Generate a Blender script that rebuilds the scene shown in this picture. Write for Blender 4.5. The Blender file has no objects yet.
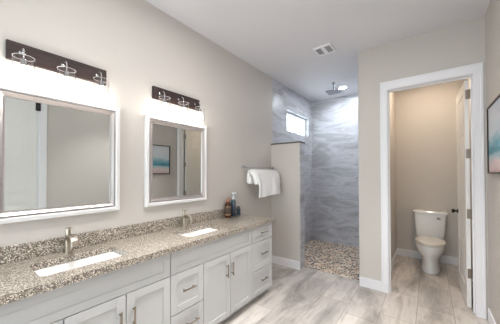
import bpy, bmesh, math, random
from mathutils import Vector, Matrix
random.seed(7)
C = bpy.context.scene.collection
S = bpy.context.scene

# ------------------------------------------------------------------ camera
CX, CH, F = 2.0561, 1.4377, 237.973
YAW, PITCH, ROLL, CY = 0.64558, 0.01273, -0.00156, 170.818
cd = bpy.data.cameras.new('camera'); cam = bpy.data.objects.new('camera', cd); C.objects.link(cam)
cs, sn = math.cos(YAW), math.sin(YAW)
r = Vector((cs, sn, 0)); fw = Vector((-sn*math.cos(PITCH), cs*math.cos(PITCH), math.sin(PITCH))); up = r.cross(fw)
r2 = r*math.cos(ROLL)+up*math.sin(ROLL); u2 = -r*math.sin(ROLL)+up*math.cos(ROLL)
M = Matrix((( r2.x, u2.x, -fw.x, CX), (r2.y, u2.y, -fw.y, 0), (r2.z, u2.z, -fw.z, CH), (0, 0, 0, 1)))
cam.matrix_world = M
cd.sensor_fit = 'HORIZONTAL'; cd.sensor_width = 36; cd.lens = F/500*36
cd.shift_y = (CY-162)/500; cd.clip_start = 0.02
S.camera = cam

# ------------------------------------------------------------------ world, light, exposure
H = 3.02
W = bpy.data.worlds.new('world'); S.world = W; W.use_nodes = True
bg = W.node_tree.nodes['Background']; bg.inputs[0].default_value = (0.86, 0.93, 1.0, 1); bg.inputs[1].default_value = 3.6
S.view_settings.view_transform = 'Standard'; S.view_settings.look = 'None'
S.view_settings.gamma = 1; S.view_settings.use_curve_mapping = False
S.view_settings.exposure = 0.86
S.cycles.max_bounces = 10; S.cycles.diffuse_bounces = 6; S.cycles.transparent_max_bounces = 12
S.cycles.sample_clamp_indirect = 6.0
BULB, FILL_CAN, SHOWER, WC = 20.0, 120.0, 300.0, 220.0     # radiance of the lamps, the added main ceiling lights included
FILL_SPOT_W = 105.0  # power of the added ceiling fill beams

def area(name, loc, rot, sx, sy, energy=0, col=(1, 1, 1), portal=False):
    l = bpy.data.lights.new(name, 'AREA'); l.shape = 'RECTANGLE'; l.size = sx; l.size_y = sy
    l.energy = energy; l.color = col
    o = bpy.data.objects.new(name, l); C.objects.link(o); o.location = loc; o.rotation_euler = rot
    if portal: l.cycles.is_portal = True
    return o
PI = math.pi
area('fill_window_portal', (1.25, -1.97, 1.45), (PI/2, 0, 0), 1.9, 1.9, portal=True)  # sampling portal at the added rear window
area('shower_window_portal', (-0.13, 4.335, 2.415), (0, -PI/2, 0), 0.4, 0.97, portal=True)

# ------------------------------------------------------------------ materials
def srgb(r, g, b):
    f = lambda c: (c/255/12.92) if c/255 <= .04045 else ((c/255+.055)/1.055)**2.4
    return (f(r), f(g), f(b), 1)
def mat(name, col, rough=.5, metal=0, coat=0, spec=.5):
    m = bpy.data.materials.new(name); m.use_nodes = True
    b = m.node_tree.nodes['Principled BSDF']
    b.inputs['Base Color'].default_value = col; b.inputs['Roughness'].default_value = rough
    b.inputs['Metallic'].default_value = metal; b.inputs['Coat Weight'].default_value = coat; b.inputs['Coat Roughness'].default_value = .12
    b.inputs['Specular IOR Level'].default_value = spec
    return m
class N:
    def __init__(s, m): s.t = m.node_tree; s.b = s.t.nodes.get('Principled BSDF')
    def n(s, typ, **kw):
        x = s.t.nodes.new(typ)
        for k, v in kw.items():
            if k in x.inputs: x.inputs[k].default_value = v
            else: setattr(x, k, v)
        return x
    def l(s, a, b): s.t.links.new(a, b)
    def coord(s, scale=(1, 1, 1), rot=(0, 0, 0)):
        g = s.n('ShaderNodeTexCoord'); mp = s.n('ShaderNodeMapping')
        mp.inputs['Scale'].default_value = scale; mp.inputs['Rotation'].default_value = rot
        s.l(g.outputs['Object'], mp.inputs['Vector']); return mp.outputs[0]
    def ramp(s, src, stops, interp='LINEAR'):
        x = s.n('ShaderNodeValToRGB'); cr = x.color_ramp; cr.interpolation = interp
        while len(cr.elements) < len(stops): cr.elements.new(.5)
        for e, (p, c) in zip(cr.elements, stops): e.position = p; e.color = c
        s.l(src, x.inputs[0]); return x.outputs[0]
    def noise(s, v, scale, detail=4, rough=.5, dist=0):
        x = s.n('ShaderNodeTexNoise'); x.inputs['Scale'].default_value = scale; x.inputs['Detail'].default_value = detail
        x.inputs['Roughness'].default_value = rough; x.inputs['Distortion'].default_value = dist
        s.l(v, x.inputs['Vector']); return x.outputs['Fac']
    def mix(s, fac, a, b, mode='MIX'):
        x = s.n('ShaderNodeMix', data_type='RGBA', blend_type=mode)
        if isinstance(fac, (int, float)): x.inputs[0].default_value = fac
        else: s.l(fac, x.inputs[0])
        for i, q in ((6, a), (7, b)):
            if isinstance(q, tuple): x.inputs[i].default_value = q
            else: s.l(q, x.inputs[i])
        return x.outputs[2]
    def bump(s, h, strength=.2, dist=.01):
        x = s.n('ShaderNodeBump'); x.inputs['Strength'].default_value = strength; x.inputs['Distance'].default_value = dist
        s.l(h, x.inputs['Height']); s.l(x.outputs[0], s.b.inputs['Normal'])

def paint(name, col, rough=.6, amt=.04):
    m = mat(name, col, rough); k = N(m); v = k.coord()
    n = k.noise(v, 160, 2); k.bump(n, amt, .004)
    return m
WALL = paint('wall_paint', srgb(200, 194, 188), .62)
CEIL = paint('ceiling_paint', srgb(218, 216, 219), .8, .1)
TRIM = mat('white_trim_paint', srgb(234, 233, 236), .35)
CAB = mat('cabinet_paint', srgb(184, 184, 184), .38)
DARKGAP = mat('cabinet_inside', srgb(90, 84, 78), .7)
DOORP = mat('door_paint', srgb(234, 232, 229), .38)

def floor_mat():
    m = mat('floor_tile', (1, 1, 1, 1), .32); k = N(m)
    v = k.coord((1, 1, 1), (0, 0, 0))
    vs = k.coord((2.6, .75, 1), (0, 0, .2))
    a = k.noise(vs, 1.5, 7, .62, .45)
    col = k.ramp(a, [(.28, srgb(132, 126, 121)), (.40, srgb(170, 164, 158)), (.47, srgb(192, 185, 179)), (.53, srgb(212, 206, 200)), (.60, srgb(204, 197, 191)), (.68, srgb(158, 151, 145)), (.8, srgb(206, 200, 194))])
    vf = k.coord((18, 2.0, 1), (0, 0, .2))
    b = k.noise(vf, 1.6, 6, .72, .3)
    col = k.mix(.55, col, k.ramp(b, [(.32, srgb(128, 121, 115)), (.45, srgb(206, 200, 195)), (.75, srgb(234, 229, 225))]), 'MULTIPLY')
    br = k.n('ShaderNodeTexBrick'); br.inputs['Scale'].default_value = 1
    br.inputs['Brick Width'].default_value = .61; br.inputs['Row Height'].default_value = .305
    br.inputs['Mortar Size'].default_value = .0032; br.inputs['Mortar Smooth'].default_value = .3
    br.inputs['Color1'].default_value = (.76, .755, .75, 1); br.inputs['Color2'].default_value = (1.12, 1.10, 1.08, 1); br.inputs['Mortar'].default_value = (.5, .46, .42, 1)
    br.offset = .33
    mp = k.n('ShaderNodeMapping'); mp.inputs['Rotation'].default_value = (0, 0, PI/2); mp.inputs['Location'].default_value = (.13, .195, 0)
    k.l(v, mp.inputs[0]); k.l(mp.outputs[0], br.inputs['Vector'])
    col = k.mix(1.0, col, br.outputs['Color'], 'MULTIPLY')
    gm = k.n('ShaderNodeGamma'); gm.inputs[1].default_value = .82; k.l(col, gm.inputs[0])
    k.l(gm.outputs[0], k.b.inputs['Base Color'])
    k.bump(br.outputs['Fac'], -.25, .003)
    return m
FLOOR = floor_mat()

def tile_mat():
    m = mat('shower_stone_tile', (1, 1, 1, 1), .34); k = N(m)
    v = k.coord((.7, .7, 2.3), (.25, .28, 0))
    a = k.noise(v, 1.9, 8, .64, .55)
    col = k.ramp(a, [(.25, srgb(112, 109, 110)), (.42, srgb(156, 155, 160)), (.53, srgb(186, 185, 192)), (.63, srgb(146, 144, 147)), (.78, srgb(194, 193, 199))])
    vf = k.coord((1.1, 1.1, 10), (.25, .3, 0))
    b = k.noise(vf, 2.0, 6, .7, .8)
    col = k.mix(.28, col, k.ramp(b, [(.32, srgb(120, 118, 117)), (.5, srgb(225, 225, 226)), (.75, srgb(250, 250, 250))]), 'MULTIPLY')
    gm = k.n('ShaderNodeGamma'); gm.inputs[1].default_value = .72; k.l(col, gm.inputs[0])
    # grout lines every 0.61 m in height and along the walls
    sep = k.n('ShaderNodeSeparateXYZ'); k.l(k.coord(), sep.inputs[0])
    def line(o, per, off):
        ad = k.n('ShaderNodeMath', operation='ADD'); ad.inputs[1].default_value = off; k.l(o, ad.inputs[0])
        md = k.n('ShaderNodeMath', operation='PINGPONG'); md.inputs[1].default_value = per/2; k.l(ad.outputs[0], md.inputs[0])
        lt = k.n('ShaderNodeMath', operation='LESS_THAN'); lt.inputs[1].default_value = .0022; k.l(md.outputs[0], lt.inputs[0]); return lt.outputs[0]
    g = line(sep.outputs[2], .61, .3)
    k.l(k.mix(g, gm.outputs[0], srgb(140, 140, 142)), k.b.inputs['Base Color'])
    return m
TILE = tile_mat()

def pebble_mat():
    m = mat('pebble_mosaic', (1, 1, 1, 1), .45); k = N(m); v = k.coord()
    n = k.n('ShaderNodeTexNoise'); n.inputs['Scale'].default_value = 14; k.l(v, n.inputs['Vector'])
    vv = k.mix(.025, v, n.outputs['Color'], 'ADD')
    e = k.n('ShaderNodeTexVoronoi', feature='DISTANCE_TO_EDGE'); e.inputs['Scale'].default_value = 25; k.l(vv, e.inputs['Vector'])
    c = k.n('ShaderNodeTexVoronoi', feature='F1'); c.inputs['Scale'].default_value = 25; k.l(vv, c.inputs['Vector'])
    sp = k.n('ShaderNodeSeparateColor'); k.l(c.outputs['Color'], sp.inputs[0])
    col = k.ramp(sp.outputs[0], [(0, srgb(46, 36, 32)), (.30, srgb(96, 68, 52)), (.46, srgb(182, 136, 100)), (.60, srgb(218, 186, 150)), (.76, srgb(236, 220, 200)), (.9, srgb(136, 112, 98))], 'CONSTANT')
    g = k.ramp(e.outputs['Distance'], [(.06, (1, 1, 1, 1)), (.13, (0, 0, 0, 1))])
    k.l(k.mix(g, col, srgb(232, 216, 198)), k.b.inputs['Base Color'])
    h = k.ramp(e.outputs['Distance'], [(.03, (0, 0, 0, 1)), (.3, (1, 1, 1, 1))])
    k.bump(h, .6, .012)
    return m
PEBBLE = pebble_mat()

def granite_mat():
    m = mat('speckled_granite', (1, 1, 1, 1), .34, coat=1.0, spec=1.0); k = N(m); v = k.coord()
    a = k.noise(v, 140, 5, .7, .3)
    col = k.ramp(a, [(.32, srgb(42, 34, 27)), (.42, srgb(72, 61, 50)), (.5, srgb(112, 100, 86)), (.57, srgb(172, 160, 144)), (.7, srgb(82, 71, 58))])
    c = k.n('ShaderNodeTexVoronoi', feature='F1'); c.inputs['Scale'].default_value = 230; k.l(v, c.inputs['Vector'])
    sp = k.n('ShaderNodeSeparateColor'); k.l(c.outputs['Color'], sp.inputs[0])
    w = k.ramp(sp.outputs[0], [(0, (1, 1, 1, 1)), (.24, (0, 0, 0, 1))], 'CONSTANT')
    col = k.mix(w, col, srgb(72, 61, 50))
    w2 = k.ramp(sp.outputs[1], [(0, (1, 1, 1, 1)), (.22, (0, 0, 0, 1))], 'CONSTANT')
    col = k.mix(w2, col, srgb(222, 213, 200))
    k.l(col, k.b.inputs['Base Color'])
    return m
GRANITE = granite_mat()
def wood_mat():
    m = mat('dark_stained_wood', (1, 1, 1, 1), .45); k = N(m)
    a = k.noise(k.coord((4, 1, 12)), 6, 5, .6, .6)
    k.l(k.ramp(a, [(.3, srgb(30, 19, 18)), (.7, srgb(56, 37, 34))]), k.b.inputs['Base Color']); return m
WOOD = wood_mat()
NICKEL = mat('brushed_nickel', srgb(192, 182, 168), .28, 1)
HANDLE = mat('satin_nickel_handle', srgb(150, 138, 122), .34, 1)
CHROME = mat('chrome', srgb(215, 215, 218), .12, 1)
DCHROME = mat('shower_steel', srgb(150, 152, 158), .3, 1)
HINGE = mat('hinge_metal', srgb(150, 138, 126), .4, 1)
BLACK = mat('black_metal', srgb(24, 22, 21), .4, .4)
PORC = mat('white_porcelain', srgb(238, 236, 234), .12, coat=.4)
SEAT = mat('seat_plastic', srgb(236, 230, 221), .25)
SILVER = mat('silver_leaf_frame', srgb(205, 198, 196), .3, .85)
WHITEF = mat('white_lacquer_frame', srgb(226, 224, 224), .3)
MIRROR = mat('mirror_glass', srgb(208, 211, 209), .0, 1)
def towel_mat():
    m = mat('white_terry', srgb(244, 243, 243), .95, spec=.1); k = N(m)
    k.bump(k.noise(k.coord(), 220, 3, .7), .5, .006); return m
TOWEL = towel_mat()
def thin_glass(name, tint=(1, 1, 1, 1), rough=.02, ior=1.5):
    m = bpy.data.materials.new(name); m.use_nodes = True; t = m.node_tree; t.nodes.clear()
    o = t.nodes.new('ShaderNodeOutputMaterial'); mx = t.nodes.new('ShaderNodeMixShader')
    tr = t.nodes.new('ShaderNodeBsdfTransparent'); tr.inputs[0].default_value = tint
    gl = t.nodes.new('ShaderNodeBsdfGlossy'); gl.inputs['Roughness'].default_value = rough
    lw = t.nodes.new('ShaderNodeLayerWeight'); lw.inputs[0].default_value = .5
    pw = t.nodes.new('ShaderNodeMath'); pw.operation = 'POWER'; pw.inputs[1].default_value = 4
    ma = t.nodes.new('ShaderNodeMath'); ma.operation = 'MULTIPLY_ADD'; ma.inputs[1].default_value = .85; ma.inputs[2].default_value = .04
    t.links.new(lw.outputs['Facing'], pw.inputs[0]); t.links.new(pw.outputs[0], ma.inputs[0])
    t.links.new(ma.outputs[0], mx.inputs[0]); t.links.new(tr.outputs[0], mx.inputs[1]); t.links.new(gl.outputs[0], mx.inputs[2])
    t.links.new(mx.outputs[0], o.inputs[0]); return m
RIM = mat('ground_glass_rim', srgb(225, 225, 225), .3, spec=.8)
GLASS = thin_glass('clear_shade_glass'); PANE = thin_glass('window_glass', (.93, .98, .98, 1))
def emit(name, col, s):
    m = bpy.data.materials.new(name); m.use_nodes = True; t = m.node_tree; t.nodes.clear()
    o = t.nodes.new('ShaderNodeOutputMaterial'); e = t.nodes.new('ShaderNodeEmission')
    e.inputs[0].default_value = col; e.inputs[1].default_value = s; t.links.new(e.outputs[0], o.inputs[0]); return m
BULBM = emit('frosted_bulb_glow', (1, .94, .87, 1), BULB)
FILLM = emit('added_fill_glow', (1, .985, .975, 1), FILL_CAN)  # lens glow of the unseen ceiling lights added for brightness
SHM = emit('shower_lamp_glow', (.86, .94, 1, 1), SHOWER)
WCM = emit('warm_lamp_glow', (1, .83, .64, 1), WC)

# ------------------------------------------------------------------ mesh helpers
def box(bm, x0, x1, y0, y1, z0, z1, bev=0, seg=2):
    res = bmesh.ops.create_cube(bm, size=1)
    vs = res['verts']
    for v in vs:
        v.co = Vector(((x0+x1)/2+v.co.x*(x1-x0), (y0+y1)/2+v.co.y*(y1-y0), (z0+z1)/2+v.co.z*(z1-z0)))
    if bev:
        es = list({e for v in vs for e in v.link_edges})
        bmesh.ops.bevel(bm, geom=es, offset=bev, segments=seg, affect='EDGES', profile=.5)
    return bm
def B(x0, x1, y0, y1, z0, z1, bev=0, seg=2): return box(bmesh.new(), x0, x1, y0, y1, z0, z1, bev, seg)
def loft(bm, loops, cap0=True, cap1=True, closed=True):
    rows = [[bm.verts.new(p) for p in L] for L in loops]
    n = len(rows[0])
    for a, b in zip(rows, rows[1:]):
        for i in range(n if closed else n-1):
            j = (i+1) % n
            bm.faces.new((a[i], a[j], b[j], b[i]))
    if cap0: bm.faces.new(list(reversed(rows[0])))
    if cap1: bm.faces.new(rows[-1])
    return rows
def lathe(bm, cx, cy, prof, n=28, cap0=True, cap1=True):
    loops = [[(cx+r_*math.cos(2*PI*i/n), cy+r_*math.sin(2*PI*i/n), z) for i in range(n)] for r_, z in prof]
    loft(bm, loops, cap0, cap1)
def rrect(cx, cy, hx, hy, rad, z, n=6):
    pts = []
    for sx, sy, a0 in ((1, 1, 0), (-1, 1, 90), (-1, -1, 180), (1, -1, 270)):
        for i in range(n+1):
            a = math.radians(a0+90*i/n)
            pts.append((cx+sx*(hx-rad)+rad*math.cos(a), cy+sy*(hy-rad)+rad*math.sin(a), z))
    return pts
def tube(bm, path, rad, n=14, flat=None):
    """sweep a circle (or a flat oval: flat=(half width along y, half thickness)) along a path"""
    P = [Vector(p) for p in path]; loops = []
    for i, p in enumerate(P):
        t = (P[min(i+1, len(P)-1)]-P[max(i-1, 0)]).normalized()
        ref = Vector((0, 1, 0)) if abs(t.y) < .9 else Vector((1, 0, 0))
        s = (ref-t*ref.dot(t)).normalized(); w = t.cross(s)
        rr = rad[i] if isinstance(rad, (list, tuple)) else rad
        L = []
        for q in range(n):
            a = 2*PI*q/n
            if flat:
                ca, sa = math.cos(a), math.sin(a); e = .45
                f_ = flat[i] if isinstance(flat, list) else flat
                L.append(p+s*f_[0]*math.copysign(abs(ca)**e, ca)+w*f_[1]*math.copysign(abs(sa)**e, sa))
            else: L.append(p+s*rr*math.cos(a)+w*rr*math.sin(a))
        loops.append(L)
    loft(bm, loops)
    return bm
def obj(name, bm, m, parent=None, origin=None, smooth=False, kind=None):
    bmesh.ops.recalc_face_normals(bm, faces=bm.faces)
    off = Vector(origin) if origin is not None else Vector((0, 0, 0))
    if parent is not None and origin is None: off = Vector((parent.parent or parent).get('_o', (0, 0, 0)))
    if off.length: bmesh.ops.translate(bm, verts=bm.verts, vec=-off)
    me = bpy.data.meshes.new(name); bm.to_mesh(me); bm.free()
    me.materials.append(m)
    if smooth:
        for p in me.polygons: p.use_smooth = True
        try: me.set_sharp_from_angle(angle=math.radians(38))
        except Exception: pass
    o = bpy.data.objects.new(name, me); C.objects.link(o)
    if parent is not None: o.parent = parent
    if origin is not None and parent is None: o.location = off; o['_o'] = tuple(off)
    if kind: o['kind'] = kind
    return o
def struct(name, bm, m, parent=None, **kw): return obj(name, bm, m, parent, kind='structure' if parent is None else None, **kw)
def tag(o, label, cat, group=None):
    o['label'] = label; o['category'] = cat
    if group: o['group'] = group
    return o
def thing(name, label, cat, loc, group=None):
    o = bpy.data.objects.new(name, None); C.objects.link(o); o.location = loc; o['_o'] = tuple(loc)
    o.empty_display_size = .05
    return tag(o, label, cat, group)
def dup(root, loc, label, group=None):
    q = root.copy(); C.objects.link(q); q.location = loc; q['label'] = label
    if group: q['group'] = group
    for ch in list(root.children):
        c = ch.copy(); C.objects.link(c); c.parent = q
        for g in list(ch.children):
            d = g.copy(); C.objects.link(d); d.parent = c
    return q

# ------------------------------------------------------------------ the room
XR = 2.516; YB = 3.303; YS = 5.003; YT = 4.95; YR = -1.9; XT = 1.585; XS = 1.33
bm = B(-.15, 2.65, YR-.12, 3.452, -.12, 0); box(bm, XS, 2.65, 3.452, 5.15, -.12, 0)
struct('floor', bm, FLOOR)
struct('floor_shower', B(0, XS, 3.452, YS, -.12, -.004), PEBBLE)
struct('ceiling', B(-.15, 2.65, YR-.12, 5.15, H, H+.12), CEIL)
struct('wall_left', B(-.15, 0, YR-.12, 3.352, 0, H), WALL)
wy0, wy1, wz0, wz1 = 3.85, 4.82, 2.22, 2.61
bm = B(-.15, 0, 3.352, wy0, -.12, H); box(bm, -.15, 0, wy1, YS, -.12, H); box(bm, -.15, 0, wy0, wy1, -.12, wz0); box(bm, -.15, 0, wy0, wy1, wz1, H)
struct('wall_shower_left', bm, TILE)
struct('wall_shower_back', B(-.15, XS, YS, YS+.15, -.12, H), TILE)
struct('wall_shower_right', B(XS-.012, XS, 3.335, YS, 0, H), TILE)
bm = B(XS, XT, 3.423, 5.15, 0, H); struct('wall_divider', bm, WALL)
JL, JR, JT = 1.64, 2.436, 2.462
bm = B(XS, JL, YB, 3.423, 0, H); box(bm, JR, XR, YB, 3.423, 0, H); box(bm, JL, JR, YB, 3.423, JT, H)
struct('wall_back', bm, WALL)
struct('wall_toilet_back', B(XT, 2.65, YT, 5.15, 0, H), WALL)
dy0, dy1, dz1 = .04, .905, 2.56
bm = B(XR, 2.65, YR-.12, dy0-.02, 0, H); box(bm, XR, 2.65, dy1+.02, YT, 0, H); box(bm, XR, 2.65, dy0-.02, dy1+.02, dz1+.02, H)
struct('wall_right', bm, WALL)
rx0, rx1, rz0, rz1 = .3, 2.2, .5, 2.4  # rear wall opening for the added window, out of view
bm = B(0, rx0, YR-.12, YR, 0, H); box(bm, rx1, XR, YR-.12, YR, 0, H); box(bm, rx0, rx1, YR-.12, YR, 0, rz0); box(bm, rx0, rx1, YR-.12, YR, rz1, H)
struct('wall_rear', bm, WALL)
# half-height partition between vanity and shower
XP, YP2, ZP = .508, 3.455, 1.905
struct('wall_partition', B(0, XP-.012, YB, YP2-.012, 0, ZP), WALL)
bm = B(XP-.012, XP, YB+.004, YP2, 0, ZP); box(bm, 0, XP-.012, YP2-.012, YP2, 0, ZP)
struct('wall_partition_tile', bm, TILE)
struct('trim_1', B(0, XP+.014, YB-.012, YP2+.012, ZP, ZP+.024, .004), mat('dark_stone_cap', srgb(96, 90, 86), .25))
# shower window
def window_frame(name, x0, x1, y0, y1, z0, z1, axis, fr=.03):
    bm = bmesh.new()
    box(bm, x0, x1, y0, y1, z0, z0+fr); box(bm, x0, x1, y0, y1, z1-fr, z1)
    if axis == 'x':
        box(bm, x0, x1, y0, y0+fr, z0+fr, z1-fr); box(bm, x0, x1, y1-fr, y1, z0+fr, z1-fr)
        m_ = (y0+y1)/2; box(bm, x0, x1, m_-fr*.9, m_+fr*.9, z0+fr, z1-fr)
    else:
        box(bm, x0, x0+fr, y0, y1, z0+fr, z1-fr); box(bm, x1-fr, x1, y0, y1, z0+fr, z1-fr)
        m_ = (x0+x1)/2; box(bm, m_-fr*.6, m_+fr*.6, y0, y1, z0+fr, z1-fr)
    return struct(name, bm, TRIM)
w1 = window_frame('window_1', -.115, -.075, wy0, wy1, wz0, wz1, 'x')
obj('glass_pane', B(-.097, -.093, wy0+.03, wy1-.03, wz0+.03, wz1-.03), PANE, w1)
w2 = window_frame('fill_window', rx0, rx1, YR-.09, YR-.05, rz0, rz1, 'y', .05)  # unseen window behind the camera, added to let in soft fill daylight
obj('glass_pane', B(rx0+.05, rx1-.05, YR-.072, YR-.068, rz0+.05, rz1-.05), PANE, w2)

# baseboards
def bboard(name, x0, x1, y0, y1, h=.122):
    struct(name, B(x0, x1, y0, y1, 0, h, .004), TRIM)
bt = .014
bboard('baseboard_partition', 0, XP-.004, YB-bt, YB)
bboard('baseboard_left', 0, bt, 2.50, YB-bt)
bboard('baseboard_back', XS, 1.581, YB-bt, YB)
bboard('baseboard_right', XR-bt, XR, 1.01, YB-.022)
bboard('baseboard_toilet_back', XT+bt, XR-bt, YT-bt, YT)
bboard('baseboard_toilet_left', XT, XT+bt, 3.423, YT)
bboard('baseboard_toilet_right', XR-bt, XR, 3.423, YT)

# toilet room door: jamb, casing, leaf
def casing_piece(bm, x0, x1, z0, z1, y, inner):
    box(bm, x0, x1, y-.014, y, z0, z1, .002)
    # raised back band on the outer edge
    if inner == 'right': box(bm, x0, x0+.022, y-.02, y-.012, z0, z1, .003)
    elif inner == 'left': box(bm, x1-.022, x1, y-.02, y-.012, z0, z1, .003)
    else: box(bm, x0, x1, y-.02, y-.012, z1-.022, z1, .003)
bm = bmesh.new()
casing_piece(bm, 1.58, 1.654, 0, 2.455, YB, 'right'); casing_piece(bm, 2.416, 2.494, 0, 2.455, YB, 'left'); casing_piece(bm, 1.58, 2.494, 2.455, 2.552, YB, 'top')
struct('trim_2', bm, TRIM)
bm = B(JL, 1.66, YB, 3.423, 0, JT); box(bm, 2.420, JR, YB, 3.423, 0, JT); box(bm, 1.66, 2.420, YB, 3.423, JT-.012, JT)
box(bm, 1.66, 1.672, 3.36, 3.378, 0, JT-.012); box(bm, 2.408, 2.420, 3.36, 3.378, 0, JT-.012); box(bm, 1.672, 2.408, 3.36, 3.378, JT-.024, JT-.012)
struct('trim_3', bm, TRIM)
def panel_leaf(w, h, th, panels=5):
    """door leaf from the hinge at the origin: x in (-th,0), y in (0,w)"""
    bm = B(-th+.006, -.006, 0, w, .012, h)
    st, rl = .11, .10
    zs = []; ph = (h-.012-.2-.12-rl*(panels-1))/panels; z = .012+.2
    for i in range(panels): zs.append((z, z+ph)); z += ph+rl
    for xa, xb in ((-th, -th+.006), (-.006, 0)):
        box(bm, xa, xb, 0, st, .012, h); box(bm, xa, xb, w-st, w, .012, h)
        prev = .012
        for a, b in zs:
            box(bm, xa, xb, st, w-st, prev, a); prev = b
        box(bm, xa, xb, st, w-st, prev, h)
        for a, b in zs:                      # raised field inside each panel
            box(bm, xa+.002 if xa < -.02 else xa, xb if xa < -.02 else xb-.002, st+.05, w-st-.05, a+.05, b-.05, .0015, 1)
    return bm
d2 = struct('door_2', panel_leaf(.738, 2.438, .035), DOORP, origin=None)
d2.location = (2.401, 3.434, 0); d2.rotation_euler = (0, 0, math.radians(1.2)); d2['_o'] = (0, 0, 0)
for z in (.374, 1.008, 1.65, 2.286):
    bm = B(-.028, .012, -.006, .0005, z-.05, z+.05, .001, 1); tube(bm, [(.006, -.006, z-.052), (.006, -.006, z+.052)], .0065, 10)
    obj('hinge', bm, HINGE, d2)
kz = .95
def knob(sgn, x):
    bm = bmesh.new()
    prof = [(.030, 0), (.030, .006), (.012, .010), (.011, .030), (.022, .038), (.028, .050), (.024, .062), (.010, .066)]
    n = 20; loops = [[(x+sgn*d, .67+r_*math.cos(2*PI*i/n), kz+r_*math.sin(2*PI*i/n)) for i in range(n)] for r_, d in prof]
    loft(bm, loops); return bm
obj('door_knob', knob(-1, -.035), BLACK, d2, smooth=True)
obj('door_knob', knob(1, 0), BLACK, d2, smooth=True)
# entry door on the right wall (seen in the first mirror)
bm = panel_leaf(dy1-dy0-.006, dz1, .04)
d1 = struct('door_1', bm, DOORP); d1.location = (XR+.045, dy0+.003, 0); d1['_o'] = (0, 0, 0)
obj('hinge', B(-.066, -.041, .835, .89, 2.36, 2.5, .002), BLACK, d1)
bm = B(-.075, -.0415, .03, .075, .95, 1.0, .01); obj('door_handle', bm, BLACK, d1)
bm = bmesh.new()
for a, b, c, d in ((dy0-.1, dy0-.012, 0, dz1+.1), (dy1+.012, dy1+.1, 0, dz1+.1), (dy0-.012, dy1+.012, dz1+.012, dz1+.1)):
    box(bm, XR-.016, XR, a, b, c, d, .003)
box(bm, XR, XR+.12, dy0-.02, dy0, 0, dz1+.02); box(bm, XR, XR+.12, dy1, dy1+.02, 0, dz1+.02); box(bm, XR, XR+.12, dy0, dy1, dz1, dz1+.02)
struct('trim_4', bm, TRIM)

# ------------------------------------------------------------------ vanity cabinets
XC = .508; XF = .527; ZT = .860; ZK = .085
def front(y0, y1, z0, z1, rail=.055):
    g = .003; y0 += g; y1 -= g; z0 += g; z1 -= g
    bm = B(XC+.001, XF-.007, y0, y1, z0, z1)
    rz = min(rail, (z1-z0)*.27)
    for a, b, c, d in ((y0, y0+rail, z0, z1), (y1-rail, y1, z0, z1), (y0+rail, y1-rail, z0, z0+rz), (y0+rail, y1-rail, z1-rz, z1)):
        box(bm, XF-.007, XF, a, b, c, d, .0012, 1)
    return bm
def pull(y, z, vert, L=.125):
    bm = bmesh.new(); x = XF+.026; h = L/2
    if vert:
        tube(bm, [(x, y, z-h), (x, y, z+h)], .006, 10)
        for s in (-1, 1): tube(bm, [(XF-.001, y, z+s*h*.7), (x, y, z+s*h*.7)], .005, 8)
    else:
        tube(bm, [(x, y-h, z), (x, y+h, z)], .006, 10)
        for s in (-1, 1): tube(bm, [(XF-.001, y+s*h*.7, z), (x, y+s*h*.7, z)], .005, 8)
    return bm
def carcass(y0, y1):
    t = .016
    bm = B(.004, XC, y0+.0005, y0+t, ZK, ZT); box(bm, .004, XC, y1-t, y1-.0005, ZK, ZT)
    box(bm, .004, XC, y0+t, y1-t, ZK, ZK+t); box(bm, .004, .012, y0+t, y1-t, ZK+t, ZT)
    box(bm, XC-.016, XC, y0+t, y1-t, ZK+t, ZT-.03)        # blind panel behind the fronts
    box(bm, .43, .445, y0+.0005, y1-.0005, 0, ZK)          # recessed toe kick
    box(bm, .05, .43, y0+.0005, y0+t, 0, ZK); box(bm, .05, .43, y1-t, y1-.0005, 0, ZK)
    return bm
def cabinet(label, y0, y1, group, parts):
    t = thing('vanity_cabinet', label, 'cabinet', (.26, (y0+y1)/2, 0), group)
    obj('cabinet_body', carcass(y0, y1), CAB, t)
    for kind, a, b, c, d, hy, hz in parts:
        f_ = obj({'f': 'false_front', 'd': 'cabinet_door', 'w': 'drawer_front'}[kind], front(a, b, c, d), CAB, t)
        if hz: obj('pull_handle', pull(hy, hz, kind == 'd'), HANDLE, f_)
    return t
zf, zm, zb = .684, .379, .088
cabinet('white shaker vanity cabinet under the nearer sink, cut off at left', .092, 1.056, 'white shaker vanity units',
    [('f', .092, 1.056, zf, ZT-.004, 0, 0), ('w', .092, .414, zm, zf, .253, .54), ('w', .092, .414, zb, zm, .253, .25),
     ('d', .414, .735, zb, zf, .695, .530), ('d', .735, 1.056, zb, zf, .779, .530)])
cabinet('white shaker vanity cabinet under the farther sink, drawers left of its doors', 1.056, 2.063, 'white shaker vanity units',
    [('f', 1.056, 2.063, zf, ZT-.004, 0, 0), ('w', 1.056, 1.378, zm, zf, 1.217, .540), ('w', 1.056, 1.378, zb, zm, 1.25, .265),
     ('d', 1.378, 1.717, zb, zf, 1.66, .530), ('d', 1.717, 2.063, zb, zf, 1.734, .530)])
cabinet('narrow white vanity unit of three drawers at the towel end', 2.063, 2.472, 'white shaker vanity units',
    [('w', 2.063, 2.472, .68, ZT-.004, 2.285, .775), ('w', 2.063, 2.472, .37, .68, 2.285, .535), ('w', 2.063, 2.472, zb, .37, 2.285, .24)])

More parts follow.
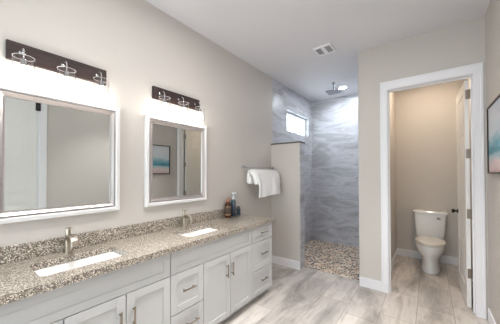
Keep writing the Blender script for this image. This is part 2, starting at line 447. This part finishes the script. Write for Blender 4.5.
# countertop with two rounded cut-outs
ZC = .9016; ZU = .8618
def slab(x0, x1, y0, y1, z0, z1, holes):
    bm = bmesh.new(); edges = []
    def ring(pts):
        vs = [bm.verts.new(p) for p in pts]
        for i in range(len(vs)): edges.append(bm.edges.new((vs[i], vs[(i+1) % len(vs)])))
    ring([(x0, y0, z0), (x1, y0, z0), (x1, y1, z0), (x0, y1, z0)])
    for cx, cy, hx, hy, rd in holes: ring(rrect(cx, cy, hx, hy, rd, z0, 6))
    bmesh.ops.triangle_fill(bm, edges=edges, use_beauty=True)
    ext = bmesh.ops.extrude_face_region(bm, geom=list(bm.faces))
    bmesh.ops.translate(bm, verts=[v for v in ext['geom'] if isinstance(v, bmesh.types.BMVert)], vec=(0, 0, z1-z0))
    return bm
sinks = [(.303, .570), (.300, 1.536)]
SHX, SHY = .138, .233
ct = obj('countertop', slab(.001, .552, .082, 2.482, ZU, ZC, [(x, y, SHX, SHY, .03) for x, y in sinks]), GRANITE, origin=(.27, 1.24, ZU))
tag(ct, 'speckled beige granite worktop running over all white vanity cabinets', 'countertop')
bm = B(.001, .021, .082, 2.43, ZC, 1.004, .002, 1)
bs = obj('backsplash', bm, GRANITE, origin=(.011, 1.2, ZC)); tag(bs, 'low speckled granite backsplash strip along the wall behind the faucets', 'backsplash')
# sinks
def sink(cx, cy, label):
    t = thing('sink', label, 'sink', (cx, cy, ZU-.15), 'undermount vanity sinks')
    bm = bmesh.new(); L = []
    for dx, z, rd in ((.020, ZU-.002, .045), (.004, ZU-.002, .034), (.0, ZU-.006, .032), (-.008, ZU-.05, .032), (-.02, ZU-.115, .04), (-.05, ZU-.135, .04), (-.105, ZU-.139, .02)):
        L.append(rrect(cx, cy, SHX+dx, SHY+dx, rd, z))
    for dx, z, rd in ((-.105, ZU-.15, .02), (-.04, ZU-.148, .04), (-.008, ZU-.125, .04), (.006, ZU-.05, .04), (.020, ZU-.012, .045), (.020, ZU-.002, .045)):
        L.append(rrect(cx, cy, SHX+dx, SHY+dx, rd, z))
    loft(bm, L[:7], False, True); 
    loft(bm, L[7:], True, False)
    bmesh.ops.remove_doubles(bm, verts=bm.verts, dist=1e-5)
    obj('basin', bm, PORC, t, smooth=True)
    bm = bmesh.new(); lathe(bm, cx, cy, [(.0, ZU-.1388), (.022, ZU-.1388), (.022, ZU-.136), (.012, ZU-.135), (.0, ZU-.135)][1:4], 20)
    obj('drain', bm, CHROME, t, smooth=True)
sink(*sinks[0], 'white rectangular undermount sink nearest the camera, in the granite worktop')
sink(*sinks[1], 'white rectangular undermount sink in the granite below the farther mirror')
# faucets
def faucet(y, label):
    x = .088
    t = thing('faucet', label, 'faucet', (x, y, ZC), 'single hole nickel faucets')
    bm = bmesh.new(); lathe(bm, x, y, [(.027, ZC), (.027, ZC+.006), (.022, ZC+.010)], 24); obj('base_ring', bm, NICKEL, t, smooth=True)
    path = [(x, y, ZC+.008), (x, y, ZC+.05), (x+.002, y, ZC+.08)]
    fl = [(.021, .025), (.0215, .025), (.022, .024)]
    for a in (160, 140, 120, 100, 80, 60, 42, 28, 16):
        q = math.radians(a)
        path.append((x+.062+.062*math.cos(q), y, ZC+.083+.040*math.sin(q)))
        fl.append((.023, .018 if a > 120 else .013 if a > 80 else .010))
    path.append((x+.127, y, ZC+.064)); fl.append((.023, .008))
    bm = bmesh.new(); tube(bm, path, .02, 20, fl); obj('spout', bm, NICKEL, t, smooth=True)
    bm = bmesh.new(); lathe(bm, x-.006, y, [(.015, ZC+.085), (.015, ZC+.160), (.014, ZC+.166)], 20); obj('handle_post', bm, NICKEL, t, smooth=True)
    bm = bmesh.new(); tube(bm, [(x-.022, y, ZC+.167), (x+.01, y, ZC+.172), (x+.055, y, ZC+.178)], .01, 12, [(.012, .006), (.010, .005), (.007, .004)]); obj('lever', bm, NICKEL, t, smooth=True)
    return t
fa = faucet(.555, 'brushed nickel faucet with arched spout behind the nearer sink')
dup(fa, (.088, 1.515, ZC), 'brushed nickel faucet with arched spout at the farther sink')

# ------------------------------------------------------------------ mirrors
def ring_frame(bm, y0, y1, z0, z1, prof):
    """sweep (inset, x) profile around a rectangle in the yz plane"""
    loops = []
    for ins, x in prof:
        loops.append([(x, y0+ins, z0+ins), (x, y1-ins, z0+ins), (x, y1-ins, z1-ins), (x, y0+ins, z1-ins)])
    rows = [[bm.verts.new(p) for p in L] for L in loops]; n = len(rows)
    for k in range(n):
        a, b = rows[k], rows[(k+1) % n]
        for i in range(4):
            j = (i+1) % 4; bm.faces.new((a[i], a[j], b[j], b[i]))
def mirror(y0, label):
    y1 = y0+.732; z0, z1 = 1.142, 1.978
    t = thing('wall_mirror', label, 'mirror', (0, (y0+y1)/2, z0), 'framed mirrors over the vanity')
    bm = bmesh.new(); ring_frame(bm, y0, y1, z0, z1, [(0, .001), (0, .030), (.004, .034), (.026, .036), (.032, .030), (.034, .022), (.034, .001)]); obj('outer_frame', bm, WHITEF, t)
    bm = bmesh.new(); ring_frame(bm, y0+.034, y1-.034, z0+.034, z1-.034, [(.002, .001), (.002, .020), (.007, .030), (.011, .030), (.030, .017), (.032, .021), (.036, .021), (.038, .013), (.038, .001)]); obj('bevel_trim', bm, SILVER, t)
    obj('mirror_glass', B(.002, .011, y0+.07, y1-.07, z0+.07, z1-.07), MIRROR, t)
    return t
m1 = mirror(.184, 'silver and white framed mirror nearest the camera, cut off at left')
dup(m1, (0, .366+1.142, 1.142), 'silver and white framed mirror farther along the wall, reflecting a seascape picture')

# ------------------------------------------------------------------ vanity lights
def vanity_light(yc, label):
    z0, z1 = 2.141, 2.257
    t = thing('vanity_light', label, 'wall light', (0, yc, z0), 'three lamp vanity lights')
    obj('backplate', B(.0005, .022, yc-.28, yc+.28, z0, z1, .002, 1), WOOD, t)
    for k in (-1, 0, 1):
        y = yc+k*.213-.002; x = .105; zt = 2.143
        bm = bmesh.new(); tube(bm, [(.020, y, 2.196), (.045, y, 2.206), (.078, y, 2.206), (.098, y, 2.194), (.105, y, 2.172), (.105, y, zt-.014)], .0045, 10)
        n = 16; loft(bm, [[(xx, y+rr*math.cos(2*PI*i/n), 2.196+rr*math.sin(2*PI*i/n)) for i in range(n)] for rr, xx in ((.011, .0215), (.011, .026), (.007, .029))])
        lathe(bm, x, y, [(.010, zt-.010), (.016, zt-.013), (.016, zt-.052)], 18)
        obj('lamp_arm', bm, CHROME, t, smooth=True)
        bm = bmesh.new()
        lathe(bm, x, y, [(.0495, zt), (.0515, zt), (.0515, zt-.160), (.0495, zt-.160), (.0495, zt)], 32, False, False)
        sh = obj('glass_shade', bm, GLASS, t, smooth=True)
        bm = bmesh.new(); lathe(bm, x, y, [(.0493, zt), (.0493, zt+.0014), (.0517, zt+.0014), (.0517, zt), (.0493, zt)], 32, False, False); obj('rim', bm, RIM, sh)
        bm = bmesh.new(); zb_ = zt-.050
        lathe(bm, x, y, [(.013, zb_), (.017, zb_-.012), (.027, zb_-.035), (.030, zb_-.055), (.027, zb_-.075), (.015, zb_-.089), (.004, zb_-.092)], 18)
        obj('bulb', bm, BULBM, t, smooth=True)
    return t
v1 = vanity_light(.535, 'dark wood vanity light with three glass shades above the nearer mirror')
dup(v1, (0, 1.493, 2.141), 'dark wood vanity light with three glass shades above the farther mirror')

# ------------------------------------------------------------------ towel bar and towels
t = thing('towel_bar', 'chrome two-rail towel bar on the left wall beside the half-height partition', 'towel bar', (0, 2.85, 1.535))
bx, bz = .135, 1.408
bm = bmesh.new(); tube(bm, [(.062, 2.545, 1.534), (.062, 3.262, 1.534)], .007, 12); obj('rail', bm, CHROME, t, smooth=True)
bm = bmesh.new(); tube(bm, [(bx, 2.545, bz), (bx, 3.262, bz)], .007, 12); obj('rail', bm, CHROME, t, smooth=True)
for y in (2.555, 3.252):
    bm = bmesh.new(); n = 18
    loft(bm, [[(x, y+rr*math.cos(2*PI*i/n), 1.534+rr*math.sin(2*PI*i/n)) for i in range(n)] for rr, x in ((.024, .0005), (.024, .006), (.012, .012), (.010, .046), (.013, .052), (.013, .072), (.010, .076))])
    tube(bm, [(.05, y, 1.53), (.085, y, 1.50), (.12, y, 1.452), (bx, y, bz)], .006, 10)
    obj('wall_mount', bm, CHROME, t, smooth=True)
def drape(y0, y1, zf_, zb_, rin, slope=0, ny=34):
    """cloth folded over the rail: back drop, over the top, front drop; layers share one bulge so they never cross"""
    def push(y, d):                                        # outward push of the front at depth d below the rail
        q = min(1, d/.16)
        return q**.7*(.035+.012*math.sin(y*13+.6)+.009*math.sin(y*29+d*7+1)+.004*math.sin(y*51)) - .02*max(0, d-.2)
    path = []; nb, nt, nf = 8, 12, 18
    for i in range(nb): path.append((bx-rin, zb_+(bz-zb_)*i/nb, 0))
    for i in range(nt+1):
        a = PI-PI*i/nt; path.append((bx+rin*math.cos(a), bz+rin*math.sin(a), max(0, (i-nt/2)/(nt/2))*.01))
    for i in range(1, nf+1): path.append((bx+rin, 0, i/nf))
    bm = bmesh.new(); grid = []
    for j in range(ny+1):
        s_ = j/ny; y = y0+(y1-y0)*s_; row = []
        for i, (x, z, f_) in enumerate(path):
            if i > nb+nt:
                d = (bz-zf_-slope*(s_-.5)+.006*math.sin(s_*8))*f_
                row.append(bm.verts.new((x+push(y, d), y+.010*f_*math.sin(s_*6+1)*(.5-abs(s_-.5)), bz-d)))
            else: row.append(bm.verts.new((x, y, z)))
        grid.append(row)
    for a, b in zip(grid, grid[1:]):
        for i in range(len(path)-1): bm.faces.new((a[i], a[i+1], b[i+1], b[i]))
    return bm
def cloth(name, bm, th):
    bmesh.ops.recalc_face_normals(bm, faces=bm.faces)
    o = obj(name, bm, TOWEL, origin=(bx, 2.95, 1.3), smooth=True)
    md = o.modifiers.new('thick', 'SOLIDIFY'); md.thickness = th; md.offset = 0
    sb = o.modifiers.new('sub', 'SUBSURF'); sb.levels = sb.render_levels = 1
    return o
o = cloth('bath_towel', drape(2.575, 3.23, 1.295, 1.30, .038), .056)
tag(o, 'thick folded white bath towel hung directly over the chrome rail', 'towel')
o = cloth('hand_towel', drape(2.59, 3.17, 1.128, 1.31, .082, .02), .022)
tag(o, 'longer white hand towel draped over the folded bath towel', 'towel')

# ------------------------------------------------------------------ bottles on the worktop
def bottle(name, label, x, y, prof, m, group='toiletries beside the farther sink'):
    t = thing(name, label, 'bottle', (x, y, ZC), group)
    bm = bmesh.new(); lathe(bm, x, y, [(a, ZC+b) for a, b in prof], 24); obj('bottle_body', bm, m, t, smooth=True)
    return t
def plastic(name, c, rough=.2): return mat(name, c, rough, coat=.3)
AMB = plastic('amber_plastic', srgb(70, 36, 14), .12)
bxx, byy = .062, 2.192
t = bottle('soap_bottle', 'amber pump bottle with a brown label on the granite worktop', bxx, byy, [(.037, 0), (.040, .004), (.040, .150), (.037, .166), (.026, .182), (.018, .188), (.018, .192)], AMB)
bm = bmesh.new(); lathe(bm, bxx, byy, [(.0403, ZC+.025), (.0406, ZC+.026), (.0406, ZC+.138), (.0403, ZC+.139)], 24, False, False)
lb = mat('bottle_label', srgb(74, 58, 46), .5); o = obj('label', bm, lb, t, smooth=True)
PB = mat('pale_band', srgb(176, 138, 100), .5)
for za, zb2 in ((.030, .042), (.128, .134)):
    bm = bmesh.new(); lathe(bm, bxx, byy, [(.0408, ZC+za), (.0409, ZC+za+.001), (.0409, ZC+zb2-.001), (.0408, ZC+zb2)], 24, False, False)
    obj('label_band', bm, PB, t, smooth=True)
COP = plastic('copper_pump', srgb(176, 108, 66), .3)
bm = bmesh.new(); lathe(bm, bxx, byy, [(.022, ZC+.188), (.022, ZC+.206), (.008, ZC+.210), (.007, ZC+.226), (.013, ZC+.228), (.013, ZC+.240)], 18); tube(bm, [(bxx, byy, ZC+.234), (bxx+.03, byy+.01, ZC+.234), (bxx+.042, byy+.014, ZC+.228)], .005, 8)
obj('pump', bm, COP, t, smooth=True)
bxx, byy = .056, 2.302
t = bottle('soap_bottle', 'tall slate blue bottle with a clear pump standing behind the amber one', bxx, byy, [(.027, 0), (.030, .004), (.030, .180), (.025, .200), (.015, .210), (.015, .215)], plastic('slate_blue_plastic', srgb(62, 78, 92)))
bm = bmesh.new(); lathe(bm, bxx, byy, [(.019, ZC+.213), (.019, ZC+.242), (.009, ZC+.246), (.009, ZC+.278), (.015, ZC+.280), (.015, ZC+.298)], 18); tube(bm, [(bxx, byy, ZC+.290), (bxx+.034, byy, ZC+.290), (bxx+.046, byy, ZC+.283)], .007, 8)
obj('pump', bm, plastic('pale_pump', srgb(206, 212, 216), .3), t, smooth=True)
bxx, byy = .066, 2.395
t = bottle('lotion_bottle', 'small dark teal bottle nearest the towel end of the worktop', bxx, byy, [(.022, 0), (.024, .003), (.024, .080), (.016, .088), (.013, .090)], plastic('teal_plastic', srgb(52, 70, 82)))
bm = bmesh.new(); lathe(bm, bxx, byy, [(.017, ZC+.088), (.017, ZC+.112), (.015, ZC+.114)], 18); obj('cap', bm, plastic('dark_cap', srgb(60, 64, 70), .35), t, smooth=True)

# ------------------------------------------------------------------ ceiling fittings
t = thing('exhaust_vent', 'square white ceiling exhaust vent with two grey grilles', 'vent', (1.008, 2.965, H))
bm = bmesh.new(); x0, x1, y0, y1 = .898, 1.118, 2.855, 3.075
for a, b, c, d in ((x0, x1, y0, y0+.03), (x0, x1, y1-.03, y1), (x0, x0+.02, y0+.03, y1-.03), (x1-.02, x1, y0+.03, y1-.03), (.985, 1.031, y0+.03, y1-.03)):
    box(bm, a, b, c, d, H-.022, H-.0005, .003, 1)
obj('cover', bm, TRIM, t)
bm = bmesh.new()
for a, b in ((x0+.02, .985), (1.031, x1-.02)):
    box(bm, a, b, y0+.03, y1-.03, H-.006, H-.002)
    for i in range(9):
        y = y0+.038+i*.0178; box(bm, a, b, y, y+.006, H-.018, H-.006)
obj('grille', bm, mat('vent_grille', srgb(168, 165, 165), .6), t)
def can(x, y, m, label, group=None, spot=0):
    t = thing('recessed_light', label, 'ceiling light', (x, y, H), group)
    bm = bmesh.new(); lathe(bm, x, y, [(.055, H-.001), (.082, H-.001), (.082, H-.006), (.076, H-.010), (.056, H-.008)], 28, False, False); obj('trim_ring', bm, TRIM, t, smooth=True)
    bm = bmesh.new(); lathe(bm, x, y, [(.056, H-.0015), (.056, H-.004)], 28); obj('lens', bm, m, t, smooth=True)
    if spot:                                               # added downward fill beam, brightens floor and counter more than walls
        l = bpy.data.lights.new('fill_beam', 'SPOT'); l.energy = FILL_SPOT_W; l.spot_size = math.radians(spot); l.spot_blend = .7
        l.shadow_soft_size = .05; l.color = (1, .985, .975)
        lo = bpy.data.objects.new('fill_beam', l); C.objects.link(lo); lo.location = (x, y, H-.012)
can(.80, 4.50, SHM, 'round recessed light in the shower ceiling beside the rain head')
can(2.05, 4.25, WCM, 'warm round recessed light in the toilet room ceiling')
for x, y, ang in ((1.6, -.3, 70), (.86, .60, 62), (.86, 1.45, 62), (1.8, 1.85, 88)):  # out-of-view ceiling lights added to brighten floor, counter and walls
    can(x, y, FILLM, 'unseen round fill light added in the main bathroom ceiling', 'added fill lights in the main ceiling', ang)
t = thing('rain_shower_head', 'square rain shower head hanging on a short ceiling stem', 'shower head', (.74, 4.18, H))
sx, sy = .735, 4.18
bm = bmesh.new(); lathe(bm, sx, sy, [(.032, H-.0005), (.032, H-.010), (.014, H-.018), (.011, H-.022), (.011, H-.135)], 20); obj('ceiling_stem', bm, DCHROME, t, smooth=True)
bm = bmesh.new(); lathe(bm, sx, sy, [(.014, H-.125), (.024, H-.132), (.024, H-.150)], 18); box(bm, sx-.11, sx+.11, sy-.11, sy+.11, H-.166, H-.150, .004); obj('head_plate', bm, DCHROME, t)
bm = bmesh.new()
for i in range(9):
    for j in range(9): lathe(bm, sx-.088+i*.022, sy-.088+j*.022, [(.004, H-.1655), (.003, H-.169)], 6)
obj('nozzles', bm, mat('nozzle_rubber', srgb(90, 92, 96), .6), t)

# ------------------------------------------------------------------ toilet
tx = 2.056
t = thing('toilet', 'white two-piece toilet with lid down against the far wall', 'toilet', (tx, 4.6, 0))
def egg(yf, yb, hw, z, n=36, p=2.3):
    """oval outline: front at yf, back at yb, half width hw"""
    pts = []; cy = yb-(yb-yf)*.42; 
    for i in range(n):
        a = 2*PI*i/n; c, s = math.cos(a), math.sin(a)
        L = (cy-yf) if s < 0 else (yb-cy)
        e = 2/p if s >= 0 else 1.0
        pts.append((tx+hw*math.copysign(abs(c)**e, c), cy+L*math.copysign(abs(s)**e, s), z))
    return pts
bm = bmesh.new()
loft(bm, [egg(4.285, 4.80, .118, 0), egg(4.283, 4.80, .120, .012), egg(4.300, 4.80, .110, .05), egg(4.312, 4.79, .107, .14), egg(4.300, 4.79, .116, .20), egg(4.262, 4.785, .148, .25), egg(4.236, 4.78, .172, .30), egg(4.226, 4.775, .184, .345), egg(4.225, 4.775, .188, .375), egg(4.228, 4.775, .186, .392), egg(4.25, 4.76, .165, .394)])
obj('bowl', bm, PORC, t, smooth=True)
bm = bmesh.new(); loft(bm, [egg(4.235, 4.72, .178, .3945), egg(4.226, 4.722, .186, .400), egg(4.226, 4.722, .186, .412), egg(4.235, 4.72, .178, .416)]); obj('seat', bm, SEAT, t, smooth=True)
bm = bmesh.new(); loft(bm, [egg(4.232, 4.722, .180, .4185), egg(4.224, 4.724, .187, .423), egg(4.226, 4.724, .186, .433), egg(4.25, 4.715, .168, .441), egg(4.32, 4.69, .11, .446)]); box(bm, tx-.1, tx+.1, 4.70, 4.735, .41, .44, .006); obj('seat_lid', bm, SEAT, t, smooth=True)
bm = bmesh.new()
loft(bm, [rrect(tx, 4.836, .168, .085, .03, .385), rrect(tx, 4.836, .178, .090, .035, .41), rrect(tx, 4.836, .203, .098, .035, .72), rrect(tx, 4.836, .207, .100, .035, .795)])
obj('tank', bm, PORC, t, smooth=True)
bm = bmesh.new()
loft(bm, [rrect(tx, 4.832, .212, .107, .035, .7955), rrect(tx, 4.832, .223, .114, .035, .801), rrect(tx, 4.832, .223, .114, .035, .826), rrect(tx, 4.832, .213, .104, .03, .837), rrect(tx, 4.832, .15, .06, .03, .840)])
obj('tank_lid', bm, PORC, t, smooth=True)
bm = bmesh.new(); n = 12
loft(bm, [[(tx+.105+rr*math.cos(2*PI*i/n), y, .735+rr*math.sin(2*PI*i/n)) for i in range(n)] for rr, y in ((.017, 4.738), (.017, 4.728), (.010, 4.724), (.010, 4.714))]); tube(bm, [(tx+.105, 4.718, .735), (tx+.135, 4.714, .728)], .008, 8)
obj('flush_lever', bm, HANDLE, t, smooth=True)

# ------------------------------------------------------------------ picture on the right wall
t = thing('framed_picture', 'framed teal and pink abstract seascape on the right wall', 'picture', (XR, 2.68, 1.435))
py0, py1, pz0, pz1 = 2.23, 3.10, 1.435, 2.045
bm = bmesh.new()
loops = []
for ins, x in ((0, XR-.001), (0, XR-.028), (.014, XR-.028), (.014, XR-.001)):
    loops.append([(x, py0+ins, pz0+ins), (x, py1-ins, pz0+ins), (x, py1-ins, pz1-ins), (x, py0+ins, pz1-ins)])
rows = [[bm.verts.new(p) for p in L] for L in loops]
for k in range(4):
    a, b = rows[k], rows[(k+1) % 4]
    for i in range(4): bm.faces.new((a[i], a[(i+1) % 4], b[(i+1) % 4], b[i]))
obj('frame', bm, mat('dark_picture_frame', srgb(54, 42, 38), .4), t)
def canvas_mat():
    m = mat('seascape_canvas', (1, 1, 1, 1), .6); k = N(m); v = k.coord()
    sep = k.n('ShaderNodeSeparateXYZ'); k.l(v, sep.inputs[0])
    nz = k.noise(k.coord((1, 2, 7)), 2.2, 6, .6, .7)
    ad = k.n('ShaderNodeMath', operation='MULTIPLY_ADD'); ad.inputs[1].default_value = .28; k.l(nz, ad.inputs[0])
    dv = k.n('ShaderNodeMath', operation='MULTIPLY_ADD'); dv.inputs[1].default_value = 1/.61; dv.inputs[2].default_value = -.14; k.l(sep.outputs[2], dv.inputs[0])
    k.l(dv.outputs[0], ad.inputs[2])
    k.l(k.ramp(ad.outputs[0], [(0, srgb(204, 178, 176)), (.16, srgb(216, 198, 198)), (.24, srgb(172, 196, 204)), (.33, srgb(70, 138, 158)), (.42, srgb(118, 172, 188)), (.56, srgb(196, 208, 218)), (.8, srgb(206, 210, 218)), (1, srgb(198, 204, 214))]), k.b.inputs['Base Color'])
    return m
obj('canvas', B(XR-.018, XR-.006, py0+.0145, py1-.0145, pz0+.0145, pz1-.0145), canvas_mat(), t)

for o in bpy.data.objects:
    if '_o' in o: del o['_o']
